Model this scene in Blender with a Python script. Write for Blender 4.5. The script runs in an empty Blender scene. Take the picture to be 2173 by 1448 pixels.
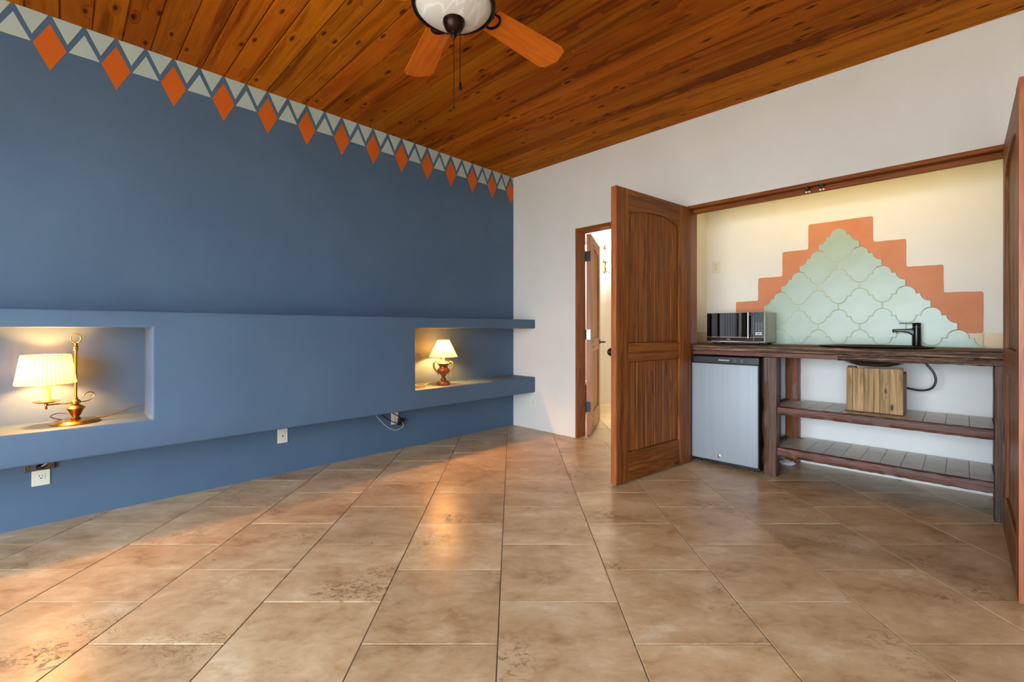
import bpy, bmesh, math, random
from mathutils import Vector, Matrix
random.seed(7)
sc = bpy.context.scene
col = sc.collection
PI = math.pi

def lin(h):
    h = h.lstrip('#'); v = [int(h[i:i+2], 16) / 255 for i in (0, 2, 4)]
    return tuple((c / 12.92 if c <= .04045 else ((c + .055) / 1.055) ** 2.4) for c in v) + (1.0,)

# ------------------------------------------------------------------ camera, world, light, exposure
F, CX, Y0 = 956.0, 1086.5, 700.0            # focal length and horizon in photo pixels (2173 x 1448)
CAM = Vector((3.506, -3.528, 1.05))
cd = bpy.data.cameras.new('camera'); cam = bpy.data.objects.new('camera', cd); col.objects.link(cam)
cam.location = CAM; cam.rotation_euler = (PI / 2, 0, PI / 4)
cd.sensor_width = 36; cd.lens = F / 2173 * 36; cd.shift_y = -(724 - Y0) / 2173
cd.clip_start = .02
sc.camera = cam
w = bpy.data.worlds.new('world'); sc.world = w; w.use_nodes = True
w.node_tree.nodes['Background'].inputs[0].default_value = (.74, .87, 1.0, 1)
w.node_tree.nodes['Background'].inputs[1].default_value = 13.0
vs = sc.view_settings; vs.view_transform = 'Standard'; vs.look = 'None'; vs.gamma = 1; vs.use_curve_mapping = False
vs.exposure = 0.72
RX, RY = 5.7, -5.7                            # far walls of the room (behind the camera)
WIN1 = (1.05, 4.75, 0.05, 2.15)               # rear glass doors: x0 x1 z0 z1
def portal(name, loc, rot, sx, sy):
    l = bpy.data.lights.new(name, 'AREA'); l.shape = 'RECTANGLE'; l.size = sx; l.size_y = sy; l.cycles.is_portal = True
    o = bpy.data.objects.new(name, l); col.objects.link(o); o.location = loc; o.rotation_euler = rot
portal('window_rear_offscreen', ((WIN1[0]+WIN1[1])/2, RY - .13, (WIN1[2]+WIN1[3])/2), (PI/2, 0, 0), WIN1[1]-WIN1[0], WIN1[3]-WIN1[2])

# ------------------------------------------------------------------ materials
M = {}
class NT:
    def __init__(s, name):
        s.m = bpy.data.materials.new(name); s.m.use_nodes = True; s.t = s.m.node_tree; s.n = s.t.nodes
        s.b = s.n['Principled BSDF']; M[name] = s.m
    def add(s, typ, ins=None, **kw):
        n = s.n.new(typ)
        for k, v in kw.items(): setattr(n, k, v)
        for k, v in (ins or {}).items(): s.set(n, k, v)
        return n
    def set(s, n, k, v):
        if hasattr(v, 'bl_idname') and hasattr(v, 'is_output'): s.t.links.new(v, n.inputs[k])
        else: n.inputs[k].default_value = v
    def P(s, **kw):
        for k, v in kw.items(): s.set(s.b, k.replace('_', ' '), v)
    def math(s, op, a, b=0., c=0.):
        n = s.add('ShaderNodeMath', operation=op); s.set(n, 0, a); s.set(n, 1, b)
        if op in ('MULTIPLY_ADD',): s.set(n, 2, c)
        return n.outputs[0]
    def ramp(s, fac, stops):
        n = s.add('ShaderNodeValToRGB'); s.set(n, 0, fac); e = n.color_ramp.elements
        while len(e) < len(stops): e.new(.5)
        for i, (p, c) in enumerate(stops): e[i].position = p; e[i].color = c if len(c) == 4 else tuple(c) + (1,)
        return n.outputs[0]
    def mix(s, fac, a, b, blend='MIX'):
        n = s.add('ShaderNodeMix', data_type='RGBA', blend_type=blend); s.set(n, 0, fac); s.set(n, 6, a); s.set(n, 7, b); return n.outputs[2]
    def noise(s, vec, scale, detail=4, rough=.5, dim='3D', wv=None, dist=0.):
        n = s.add('ShaderNodeTexNoise', noise_dimensions=dim); s.set(n, 'Vector', vec); s.set(n, 'Scale', scale)
        s.set(n, 'Detail', detail); s.set(n, 'Roughness', rough); s.set(n, 'Distortion', dist)
        if wv is not None: s.set(n, 'W', wv)
        return n.outputs['Fac']
    def coord(s, scale=(1, 1, 1), rot=(0, 0, 0)):
        tc = s.add('ShaderNodeTexCoord'); mp = s.add('ShaderNodeMapping'); s.t.links.new(tc.outputs['Object'], mp.inputs[0])
        mp.inputs['Scale'].default_value = scale; mp.inputs['Rotation'].default_value = rot; return mp.outputs[0]
    def rand(s): return s.add('ShaderNodeObjectInfo').outputs['Random']
    def bump(s, h, strength=.2, dist=.01):
        n = s.add('ShaderNodeBump', {'Height': h, 'Strength': strength, 'Distance': dist}); s.t.links.new(n.outputs[0], s.b.inputs['Normal'])

def plain(name, c, rough=.5, metal=0., spec=.5, **kw):
    t = NT(name); t.P(Base_Color=lin(c), Roughness=rough, Metallic=metal); t.b.inputs['Specular IOR Level'].default_value = spec
    for k, v in kw.items(): t.set(t.b, k.replace('_', ' '), v)
    return t
def plaster(name, c1, c2, rough=.7, bs=.12, scale=2.2, spec=.3):
    t = NT(name); v = t.coord()
    n = t.noise(v, scale, 4, .55); f = t.noise(v, 55, 3, .6)
    c = t.ramp(n, [(.3, lin(c1)), (.7, lin(c2))])
    t.P(Base_Color=c, Roughness=rough); t.b.inputs['Specular IOR Level'].default_value = spec
    big = t.noise(v, 7, 3); t.bump(t.math('MULTIPLY_ADD', f, .25, big), bs, .01)
    return t
def wood(name, stops, axis='x', rough=.4, knots=1., var=.25, across=9., along=.55, bump=.25, spec=.5, streak=.5, knot_sc=(1.0, 4.2), hue=.0, dims='3D', rings=7., core=(.07, .13)):
    """grain runs along the given local axis; every object gets its own board through Object Info Random"""
    t = NT(name); r = t.rand(); W = t.math('MULTIPLY', r, 71.3)
    def sc3(a, b): return {'x': (a, b, b), 'y': (b, a, b), 'z': (b, b, a)}[axis]
    vk = t.coord(sc3(*knot_sc)); off = t.add('ShaderNodeVectorMath', operation='ADD'); t.set(off, 0, vk)
    cmb = t.add('ShaderNodeCombineXYZ', {0: W, 1: t.math('MULTIPLY', r, 37.7), 2: t.math('MULTIPLY', r, 19.1)}); t.set(off, 1, cmb.outputs[0])
    vo = t.add('ShaderNodeTexVoronoi', feature='F1', voronoi_dimensions=dims); t.set(vo, 'Vector', off.outputs[0]); t.set(vo, 'Scale', 1.0); t.set(vo, 'Randomness', 1.0)
    kd = vo.outputs['Distance']
    swirl = t.ramp(kd, [(0., (1, 1, 1)), (.28, (0, 0, 0))])
    vg = t.coord(sc3(along, across)); gadd = t.add('ShaderNodeVectorMath', operation='ADD'); t.set(gadd, 0, vg)
    sw = t.add('ShaderNodeCombineXYZ', {0: t.math('MULTIPLY', swirl, .45), 1: t.math('MULTIPLY', swirl, .45), 2: t.math('MULTIPLY', swirl, .45)})
    t.set(gadd, 1, sw.outputs[0])
    g = t.noise(gadd.outputs[0], 1.0, 5, .6, '4D', W, .6)
    ring = t.math('FRACT', t.math('MULTIPLY', g, rings)); ring = t.math('ABSOLUTE', t.math('SUBTRACT', ring, .5))
    vf = t.coord(sc3(2.5, 130)); fine = t.noise(vf, 1.0, 3, .6, '4D', W)
    base = t.math('MULTIPLY_ADD', ring, .55, t.math('MULTIPLY', g, .62))
    base = t.math('ADD', base, t.math('MULTIPLY', t.math('SUBTRACT', fine, .5), streak))
    c = t.ramp(base, stops)
    if knots > 0:
        kcore = t.ramp(kd, [(0., (1, 1, 1)), (core[0], (1, 1, 1)), (core[1], (0, 0, 0))])
        kr = t.math('MULTIPLY', kcore, knots)
        if dims == '2D':                                        # only some of the cells carry a knot
            sp = t.add('ShaderNodeSeparateColor'); t.t.links.new(vo.outputs['Color'], sp.inputs[0])
            kr = t.math('MULTIPLY', kr, t.math('GREATER_THAN', sp.outputs[0], .42))
        c = t.mix(kr, c, tuple(x * .22 for x in stops[0][1][:3]) + (1,))
    hs = t.add('ShaderNodeHueSaturation'); t.set(hs, 'Color', c); t.set(hs, 'Value', t.math('MULTIPLY_ADD', r, 2 * var, 1 - var))
    t.set(hs, 'Hue', t.math('MULTIPLY_ADD', t.math('FRACT', t.math('MULTIPLY', r, 13.7)), 2 * hue, .5 - hue))
    t.P(Base_Color=hs.outputs[0], Roughness=rough); t.b.inputs['Specular IOR Level'].default_value = spec
    t.bump(t.math('ADD', fine, t.math('MULTIPLY', ring, .6)), bump, .004)
    return t
def travertine(name, stops, dark, rough=.28, sc_=1.0, pits=1.0, bumps=.25):
    t = NT(name); r = t.rand(); W = t.math('MULTIPLY', r, 97.0)
    v = t.coord((1, 1.7, 1))
    n1 = t.noise(v, 3.2 * sc_, 6, .62, '4D', W, .5); n2 = t.noise(v, 14 * sc_, 5, .65, '4D', W, .8)
    base = t.math('MULTIPLY_ADD', n2, .35, t.math('MULTIPLY', n1, .65))
    c = t.ramp(base, stops)
    m = t.noise(v, 2.1 * sc_, 3, .5, '4D', t.math('ADD', W, 31.)); mask = t.ramp(m, [(.52, (0, 0, 0)), (.66, (1, 1, 1))])
    p = t.noise(v, 30 * sc_, 4, .7, '4D', W, 1.2); pm = t.ramp(p, [(.50, (0, 0, 0)), (.60, (1, 1, 1))])
    k = t.math('MULTIPLY', t.math('MULTIPLY', mask, pm), .75 * pits)
    c = t.mix(k, c, lin(dark))
    q = t.noise(v, 38 * sc_, 3, .6, '4D', t.math('ADD', W, 9.), 1.0); qm = t.ramp(q, [(.62, (0, 0, 0)), (.70, (1, 1, 1))])
    c = t.mix(t.math('MULTIPLY', t.math('MULTIPLY', qm, mask), .55 * pits), c, stops[-1][1])
    hs = t.add('ShaderNodeHueSaturation'); t.set(hs, 'Color', c); t.set(hs, 'Value', t.math('MULTIPLY_ADD', r, .22, .89))
    t.P(Base_Color=hs.outputs[0], Roughness=t.math('MULTIPLY_ADD', k, .35, t.math('MULTIPLY_ADD', n2, .18, rough - .06)))
    t.bump(t.math('ADD', t.math('MULTIPLY', k, -1.), t.math('MULTIPLY', n1, .3)), bumps, .003)
    return t

plaster('blue_paint', '#486079', '#4E6780', .55, .10, 1.6, .4)
plaster('white_paint', '#D3CEC6', '#DAD5CD', .75, .10)
plaster('cream_paint', '#E0DEDA', '#E7E5E0', .75, .10)
plaster('bath_paint', '#E6E0D4', '#EDE7DC', .75, .10)
plaster('sage_paint', '#A9B7AF', '#AFBDB4', .6, .06)
plaster('orange_paint', '#C25A16', '#C9611C', .6, .06)
plaster('terracotta_plaster', '#C67E58', '#CF8A66', .6, .25, 6)
plaster('sage_glaze', '#96AC98', '#A4B8A4', .28, .12, 5, .5)
plain('grout', '#8C7C6A', .85)
plain('tile_grout', '#DAD6BC', .8)
travertine('travertine', [(.34, lin('#9A7750')), (.45, lin('#BC9C73')), (.56, lin('#CEB38B')), (.70, lin('#E6D5B8'))], '#7A5532')
travertine('travertine_pale', [(.30, lin('#C9AE84')), (.5, lin('#D6BE96')), (.75, lin('#E3D0AE'))], '#A98A58', .35)
travertine('shelf_stone', [(.30, lin('#BFB29E')), (.5, lin('#D2C6B2')), (.75, lin('#E2D8C8'))], '#8A7E6C', .3, 2.5, .5)
wood('ceiling_wood', [(.15, lin('#622C04')), (.40, lin('#924A08')), (.62, lin('#AE600F')), (.9, lin('#C2781C'))], 'x', .6, .85, .24, 10., .45, .2, .06, .22, (3.0, 8.5), .006, '2D', 4., (.05, .11))
wood('door_wood', [(.15, lin('#4A240A')), (.42, lin('#7C4516')), (.66, lin('#9A5E22')), (.92, lin('#B87A34'))], 'z', .45, .7, .14, 16., .7, .35, .3, .6, (1.6, 7.))
wood('door_wood_cross', [(.15, lin('#4A240A')), (.42, lin('#7C4516')), (.66, lin('#9A5E22')), (.92, lin('#B87A34'))], 'x', .45, .7, .12, 13., .8, .35, .3, .6, (1.8, 7.))
wood('door_edge_wood', [(.15, lin('#7A3A18')), (.5, lin('#A25A2C')), (.9, lin('#BC7A4A'))], 'z', .45, .6, .1, 16., .7, .2)
wood('bath_door_wood', [(.15, lin('#6A3E18')), (.42, lin('#9A6632')), (.66, lin('#B07D45')), (.92, lin('#C49558'))], 'z', .45, .4, .1, 16., .7, .25)
wood('bath_door_wood_cross', [(.15, lin('#6A3E18')), (.42, lin('#9A6632')), (.66, lin('#B07D45')), (.92, lin('#C49558'))], 'x', .45, .4, .1, 16., .7, .25)
wood('frame_wood', [(.15, lin('#5A2A0C')), (.5, lin('#8C4A18')), (.9, lin('#A8642A'))], 'x', .5, .5, .12, 18., .6, .2, .2)
wood('frame_wood_up', [(.15, lin('#5A2A0E')), (.5, lin('#8A4A1E')), (.9, lin('#A5622E'))], 'z', .42, .5, .12, 18., .6, .2)
wood('old_wood', [(.18, lin('#170E07')), (.38, lin('#432A18')), (.58, lin('#6A4A30')), (.74, lin('#8C705A')), (.92, lin('#C2B4A4'))], 'x', .55, .9, .12, 26., 1.3, 1.0, .35, 1.5, (2.6, 12.))
wood('old_wood_up', [(.15, lin('#241308')), (.42, lin('#4E2C16')), (.70, lin('#683E20')), (.92, lin('#86583A'))], 'z', .5, .8, .2, 16., .9, .6, .5, .7, (2.0, 9.))
wood('old_wood_side', [(.15, lin('#241308')), (.42, lin('#4E2C16')), (.70, lin('#683E20')), (.92, lin('#86583A'))], 'y', .5, .8, .2, 16., .9, .6)
wood('rail_wood', [(.12, lin('#26120A')), (.40, lin('#5A2E1C')), (.66, lin('#7A4428')), (.90, lin('#9A745C'))], 'x', .5, .8, .22, 18., .8, .6, .5, .8, (1.8, 9.))
wood('reclaimed_wood', [(.15, lin('#6A4E2E')), (.40, lin('#A07E54')), (.62, lin('#B89668')), (.9, lin('#CDB188'))], 'z', .65, .9, .16, 15., 1.2, .6, .3, .6, (4.0, 13.))
wood('blade_wood', [(.2, lin('#BE5A06')), (.5, lin('#D26E0C')), (.9, lin('#E48A1C'))], 'x', .4, 0., .05, 14., .8, .08, .2, .15)
plain('bronze', '#2A1812', .3, .8)
plain('dark_bronze_chain', '#3A3022', .4, .8)
plain('black_metal', '#0C0C0D', .25, .3)
plain('hinge_metal', '#26282B', .45, .7)
plain('satin_hinge', '#8A8E92', .4, .9)
plain('iron', '#1A120C', .5, .6)
t_ = plain('brass', '#B98A3A', .28, 1.0)
plain('gold_leaf', '#8A6A34', .38, .9)
plain('black_plastic', '#0E0E10', .35)
plain('white_plastic', '#DCD7C6', .4)
plain('slot_black', '#15130F', .6)
plain('cord_brown', '#5A4028', .5)
plain('cord_gold', '#C8A868', .4)
plain('cord_grey', '#B9BEC4', .4)
plain('silver_plastic', '#A8A99E', .38, .5)
plain('chrome', '#D8D8D8', .12, 1.)
plain('dark_glass', '#060505', .04, 0., .9)
plain('white_button', '#F0F0EE', .4)
plain('copper_dark', '#3A2012', .3, .8)
plain('power_strip_brown', '#5A4A42', .5)
plain('plastic_bag', '#D5DAE0', .25, 0., .6)
plain('porcelain', '#EDEBE4', .15)
plain('dark_cabinet', '#3A2416', .45)
plain('urn_wood', '#8A4E1C', .3)
plain('ext_ground', '#CFC6B6', .9)
t = NT('stainless'); v = t.coord((60, 60, .6)); n = t.noise(v, 1., 2); t.P(Base_Color=t.ramp(n, [(.3, lin('#989FA4')), (.7, lin('#9EA5AA'))]), Metallic=.35, Roughness=.55)
t = NT('urn_carved'); v = t.coord(); n = t.noise(v, 25, 4); t.P(Base_Color=t.ramp(n, [(.3, lin('#4E230C')), (.55, lin('#8A4617')), (.8, lin('#B36B27'))]), Roughness=.3); t.bump(n, .3, .004)
t = NT('alabaster'); v = t.coord((1, 1, 1)); n = t.noise(v, 3.2, 2, .4, dist=1.6)
veins = t.ramp(t.math('ABSOLUTE', t.math('SUBTRACT', n, .5)), [(0., lin('#E4E1DA')), (.025, lin('#CFCBC2')), (.3, lin('#C6C1B7'))])
t.P(Base_Color=veins, Roughness=.25); t.b.inputs['Subsurface Weight'].default_value = 0.
def shade_mat(name, c, fac=.55):
    t = NT(name); d = t.add('ShaderNodeBsdfDiffuse', {0: lin(c)}); tr = t.add('ShaderNodeBsdfTranslucent', {0: lin(c)})
    mx = t.add('ShaderNodeMixShader', {0: fac}); t.t.links.new(d.outputs[0], mx.inputs[1]); t.t.links.new(tr.outputs[0], mx.inputs[2])
    t.t.links.new(mx.outputs[0], t.n['Material Output'].inputs[0]); return t
shade_mat('pleated_shade', '#F0D49C', .24)
shade_mat('sconce_shade', '#F6EEDD', .3)
shade_mat('candle_sleeve', '#F3E3C0', .5)
shade_mat('curtain_cloth', '#E6E6E6', .4)
def thin_glass(name):
    t = NT(name); a = t.add('ShaderNodeBsdfTransparent'); g = t.add('ShaderNodeBsdfGlossy', {'Roughness': .02})
    mx = t.add('ShaderNodeMixShader', {0: .07}); t.t.links.new(a.outputs[0], mx.inputs[1]); t.t.links.new(g.outputs[0], mx.inputs[2])
    t.t.links.new(mx.outputs[0], t.n['Material Output'].inputs[0])
thin_glass('window_glass')
def emit(name, c, s):
    t = NT(name); t.P(Base_Color=(0, 0, 0, 1)); t.set(t.b, 'Emission Color', c); t.set(t.b, 'Emission Strength', s)
emit('strip_glow', (1.0, .68, .10, 1), 11.)

# ------------------------------------------------------------------ mesh helpers
def link(name, me, mat, parent=None, loc=None, rot=None):
    o = bpy.data.objects.new(name, me); col.objects.link(o)
    if mat and not me.materials: me.materials.append(M[mat])
    if parent: o.parent = parent
    if loc is not None: o.location = loc
    if rot is not None: o.rotation_euler = rot
    return o
def fin(name, bm, mat, parent=None, bevel=0., seg=2, smooth=False, loc=None, rot=None, edges=None):
    bmesh.ops.recalc_face_normals(bm, faces=bm.faces[:])
    if bevel:
        es = edges(bm) if edges else [e for e in bm.edges if len(e.link_faces) == 2 and e.calc_face_angle(0) > .5]
        bmesh.ops.bevel(bm, geom=es, offset=bevel, segments=seg, profile=.5, affect='EDGES', clamp_overlap=True)
    me = bpy.data.meshes.new(name); bm.to_mesh(me); bm.free()
    if smooth:
        for p in me.polygons: p.use_smooth = True
        me.set_sharp_from_angle(angle=math.radians(smooth if smooth is not True else 35))
    return link(name, me, mat, parent, loc, rot)
def B(*boxes):
    bm = bmesh.new()
    for (x0, x1, y0, y1, z0, z1) in boxes:
        v = [bm.verts.new((x, y, z)) for x in (x0, x1) for y in (y0, y1) for z in (z0, z1)]
        for f in ((0,1,3,2), (4,6,7,5), (0,4,5,1), (2,3,7,6), (0,2,6,4), (1,5,7,3)): bm.faces.new([v[i] for i in f])
    return bm
def box(name, b, mat, parent=None, bevel=.002, seg=1, **kw): return fin(name, B(b), mat, parent, bevel, seg, **kw)
def lathe(prof, seg=32, bm=None, c=(0, 0, 0), ripple=None, close=True, ell=1.):
    bm = bm or bmesh.new(); rings = []
    for (r, z) in prof:
        ring = []
        for i in range(seg):
            a = 2 * PI * i / seg; k = 1 + (ripple[0] * math.cos(ripple[1] * a) if ripple else 0)
            ring.append(bm.verts.new((c[0] + r * k * math.cos(a), c[1] + ell * r * k * math.sin(a), c[2] + z)))
        rings.append(ring)
    for a, b in zip(rings, rings[1:]):
        for i in range(seg): bm.faces.new((a[i], a[(i + 1) % seg], b[(i + 1) % seg], b[i]))
    if close:
        for rg in (rings[0], rings[-1]):
            if (rg[0].co - rg[seg // 2].co).length > 1e-5: bm.faces.new(rg)
    return bm
def spline(pts, n=6, closed=False):
    P = [Vector(p) for p in pts]; out = []; m = len(P)
    for i in range(m if closed else m - 1):
        a, b, c, d = (P[(i - 1) % m], P[i], P[(i + 1) % m], P[(i + 2) % m]) if closed else (P[max(i - 1, 0)], P[i], P[i + 1], P[min(i + 2, m - 1)])
        for k in range(n):
            t = k / n; out.append(.5 * (2 * b + (c - a) * t + (2 * a - 5 * b + 4 * c - d) * t * t + (3 * b - a - 3 * c + d) * t ** 3))
    if not closed: out.append(P[-1])
    return out
def tube(pts, r, seg=8, bm=None, closed=False, taper=None):
    bm = bm or bmesh.new(); pts = [Vector(p) for p in pts]; n = len(pts); rings = []; up = None
    for i, p in enumerate(pts):
        d = (pts[(i + 1) % n] - pts[i - 1]) if closed else (pts[min(i + 1, n - 1)] - pts[max(i - 1, 0)])
        d.normalize()
        if up is None: up = d.orthogonal().normalized()
        up = (up - d * up.dot(d)).normalized(); s = d.cross(up); rr = r if taper is None else r * taper(i / max(1, n - 1))
        rings.append([bm.verts.new(p + (up * math.cos(2 * PI * k / seg) + s * math.sin(2 * PI * k / seg)) * rr) for k in range(seg)])
    for i in range(n if closed else n - 1):
        a, b = rings[i], rings[(i + 1) % n]
        for k in range(seg): bm.faces.new((a[k], a[(k + 1) % seg], b[(k + 1) % seg], b[k]))
    if not closed: bm.faces.new(rings[0]); bm.faces.new(rings[-1])
    return bm
def prism(poly, a, b, ax='y', bm=None):
    """polygon in the plane normal to ax, extruded from a to b"""
    bm = bm or bmesh.new()
    def mk(p, t): return {'x': (t, p[0], p[1]), 'y': (p[0], t, p[1]), 'z': (p[0], p[1], t)}[ax]
    A = [bm.verts.new(mk(p, a)) for p in poly]; C = [bm.verts.new(mk(p, b)) for p in poly]; n = len(poly)
    bm.faces.new(A); bm.faces.new(C[::-1])
    for i in range(n): bm.faces.new((A[i], C[i], C[(i + 1) % n], A[(i + 1) % n]))
    return bm
def voxels(us, vs_, solid, a, b, ax):
    """slab with openings: grid of cells (u, v), extruded along ax from a to b, inner faces left out"""
    bm = bmesh.new(); V = {}
    def vert(i, j, k):
        if (i, j, k) not in V:
            u, v, t = us[i], vs_[j], (a, b)[k]
            V[(i, j, k)] = bm.verts.new({'x': (t, u, v), 'y': (u, t, v), 'z': (u, v, t)}[ax])
        return V[(i, j, k)]
    nu, nv = len(us) - 1, len(vs_) - 1
    S = lambda i, j: 0 <= i < nu and 0 <= j < nv and solid(i, j)
    for i in range(nu):
        for j in range(nv):
            if not S(i, j): continue
            for k in (0, 1): bm.faces.new([vert(*q, k) for q in ((i, j), (i + 1, j), (i + 1, j + 1), (i, j + 1))])
            for (di, dj, p, q) in ((-1, 0, (i, j), (i, j + 1)), (1, 0, (i + 1, j), (i + 1, j + 1)), (0, -1, (i, j), (i + 1, j)), (0, 1, (i, j + 1), (i + 1, j + 1))):
                if not S(i + di, j + dj): bm.faces.new((vert(*p, 0), vert(*q, 0), vert(*q, 1), vert(*p, 1)))
    return bm
def tag(o, label=None, cat=None, group=None, kind=None):
    for k, v in (('label', label), ('category', cat), ('group', group), ('kind', kind)):
        if v: o[k] = v
    return o
def thing(name, label, cat, loc=(0, 0, 0), rz=0., group=None, kind=None):
    o = bpy.data.objects.new(name, None); col.objects.link(o); o.empty_display_size = .05
    o.location = loc; o.rotation_euler = (0, 0, rz); return tag(o, label, cat, group, kind)
def struct(o, label): return tag(o, label, None, None, 'structure')
def copy_tree(o, parent=None):
    c = o.copy(); col.objects.link(c)
    if parent: c.parent = parent
    for ch in list(o.children): copy_tree(ch, c)
    return c
def text_mesh(body, size, depth=.0006):
    cu = bpy.data.curves.new('lettering', 'FONT'); cu.body = body; cu.size = size; cu.extrude = depth; cu.align_x = 'CENTER'; cu.align_y = 'CENTER'
    o = bpy.data.objects.new('lettering', cu); col.objects.link(o); bpy.context.view_layer.update()
    me = bpy.data.meshes.new_from_object(o.evaluated_get(bpy.context.evaluated_depsgraph_get()))
    bpy.data.objects.remove(o); bpy.data.curves.remove(cu); me.name = 'lettering'; me.materials.clear(); return me
def rough_box(b, ax, n, amp, bm=None, bevel=.004):
    """hewn timber: box cut in n lengths along ax, the section jittered"""
    bm = bm or bmesh.new(); x0, x1, y0, y1, z0, z1 = b; rings = []
    lo, hi = {'x': (x0, x1), 'y': (y0, y1), 'z': (z0, z1)}[ax]
    for i in range(n + 1):
        t = lo + (hi - lo) * i / n
        sec = {'x': ((y0, z0), (y1, z0), (y1, z1), (y0, z1)), 'y': ((x0, z0), (x1, z0), (x1, z1), (x0, z1)), 'z': ((x0, y0), (x1, y0), (x1, y1), (x0, y1))}[ax]
        mx = ((sec[0][0] + sec[2][0]) / 2, (sec[0][1] + sec[2][1]) / 2); pts = []
        for k in range(4):
            p, q = sec[k], sec[(k + 1) % 4]
            for f in (.06, .5, .94):
                a, c = p[0] + (q[0] - p[0]) * f, p[1] + (q[1] - p[1]) * f
                pts.append((a + random.uniform(-amp, amp * .3) * (1 if a > mx[0] else -1), c + random.uniform(-amp, amp * .3) * (1 if c > mx[1] else -1)))
        rings.append([bm.verts.new({'x': (t, p[0], p[1]), 'y': (p[0], t, p[1]), 'z': (p[0], p[1], t)}[ax]) for p in pts])
    m = len(rings[0])
    for a, c in zip(rings, rings[1:]):
        for k in range(m): bm.faces.new((a[k], a[(k + 1) % m], c[(k + 1) % m], c[k]))
    bm.faces.new(rings[0]); bm.faces.new(rings[-1]); return bm

# ------------------------------------------------------------------ the room shell
def zc(x, y): return 2.726 - .0083 * y - .0048 * x          # the plank ceiling is very slightly out of level
WT = .14                                                    # wall thickness
o = box('wall_left', (-WT, 0, RY, WT, -.1, 2.86), 'blue_paint', bevel=0); wall_left = struct(o, 'blue painted wall with an orange and sage zigzag frieze')
OP1 = (.845, 1.605, 2.03); OP2 = (1.955, 3.70, 2.035)        # bathroom doorway, alcove opening
bm = voxels([0, OP1[0], OP1[1], OP2[0], OP2[1], RX + WT], [-.1, OP1[2], 2.86], lambda i, j: not (j == 0 and i in (1, 3)), 0, WT, 'y')
fin('wall_right', bm, 'white_paint', bevel=.012, seg=3, edges=lambda bm: [e for e in bm.edges if all(abs(v.co.y) < 1e-6 for v in e.verts) and e.calc_face_angle(0) > .5 and all(.5 < v.co.x < 5 for v in e.verts)])
wall_right = struct(bpy.data.objects['wall_right'], 'white plaster wall with the bathroom doorway and the kitchenette alcove')
bm = voxels([-WT, WIN1[0], WIN1[1], RX + WT], [-.1, WIN1[2], WIN1[3], 2.86], lambda i, j: not (i == 1 and j == 1), RY - WT, RY, 'y')
struct(fin('wall_rear', bm, 'white_paint'), 'white plaster wall with glass doors')
struct(box('wall_side', (RX, RX + WT, RY, 0, -.1, 2.86), 'white_paint', bevel=0), 'plain white plaster wall')
# alcove and bathroom shells
ALX, ALR, ALY = 1.86, 3.74, .62
struct(box('wall_alcove_left', (ALX - .05, ALX, WT, ALY + .05, 0, 2.4), 'cream_paint', bevel=0), 'cream side wall of the kitchenette alcove')
struct(box('wall_alcove_right', (ALR, ALR + .05, WT, ALY + .05, 0, 2.4), 'cream_paint', bevel=0), 'cream end wall of the kitchenette alcove')
wall_alcove = struct(box('wall_alcove_back', (ALX, ALR, ALY, ALY + .05, 0, 2.4), 'cream_paint', bevel=0), 'cream back wall of the kitchenette with a stepped terracotta splashback')
struct(box('ceiling_alcove', (ALX - .05, ALR + .05, WT, ALY + .05, 2.4, 2.45), 'cream_paint', bevel=0), 'cream alcove ceiling')
BX0, BX1, BY1 = -.05, 1.72, 3.1
struct(box('wall_bath_left', (BX0 - .05, BX0, WT, BY1, 0, 2.6), 'bath_paint', bevel=0), 'cream bathroom wall carrying the sconces')
struct(box('wall_bath_right', (BX1, BX1 + .05, WT, BY1, 0, 2.6), 'bath_paint', bevel=0), 'cream bathroom side wall')
struct(box('wall_bath_rear', (BX0 - .05, BX1 + .05, BY1, BY1 + .05, 0, 2.6), 'bath_paint', bevel=0), 'cream bathroom end wall')
struct(box('ceiling_bath', (BX0 - .05, BX1 + .05, WT, BY1 + .05, 2.6, 2.65), 'bath_paint', bevel=0), 'cream bathroom ceiling')
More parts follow.
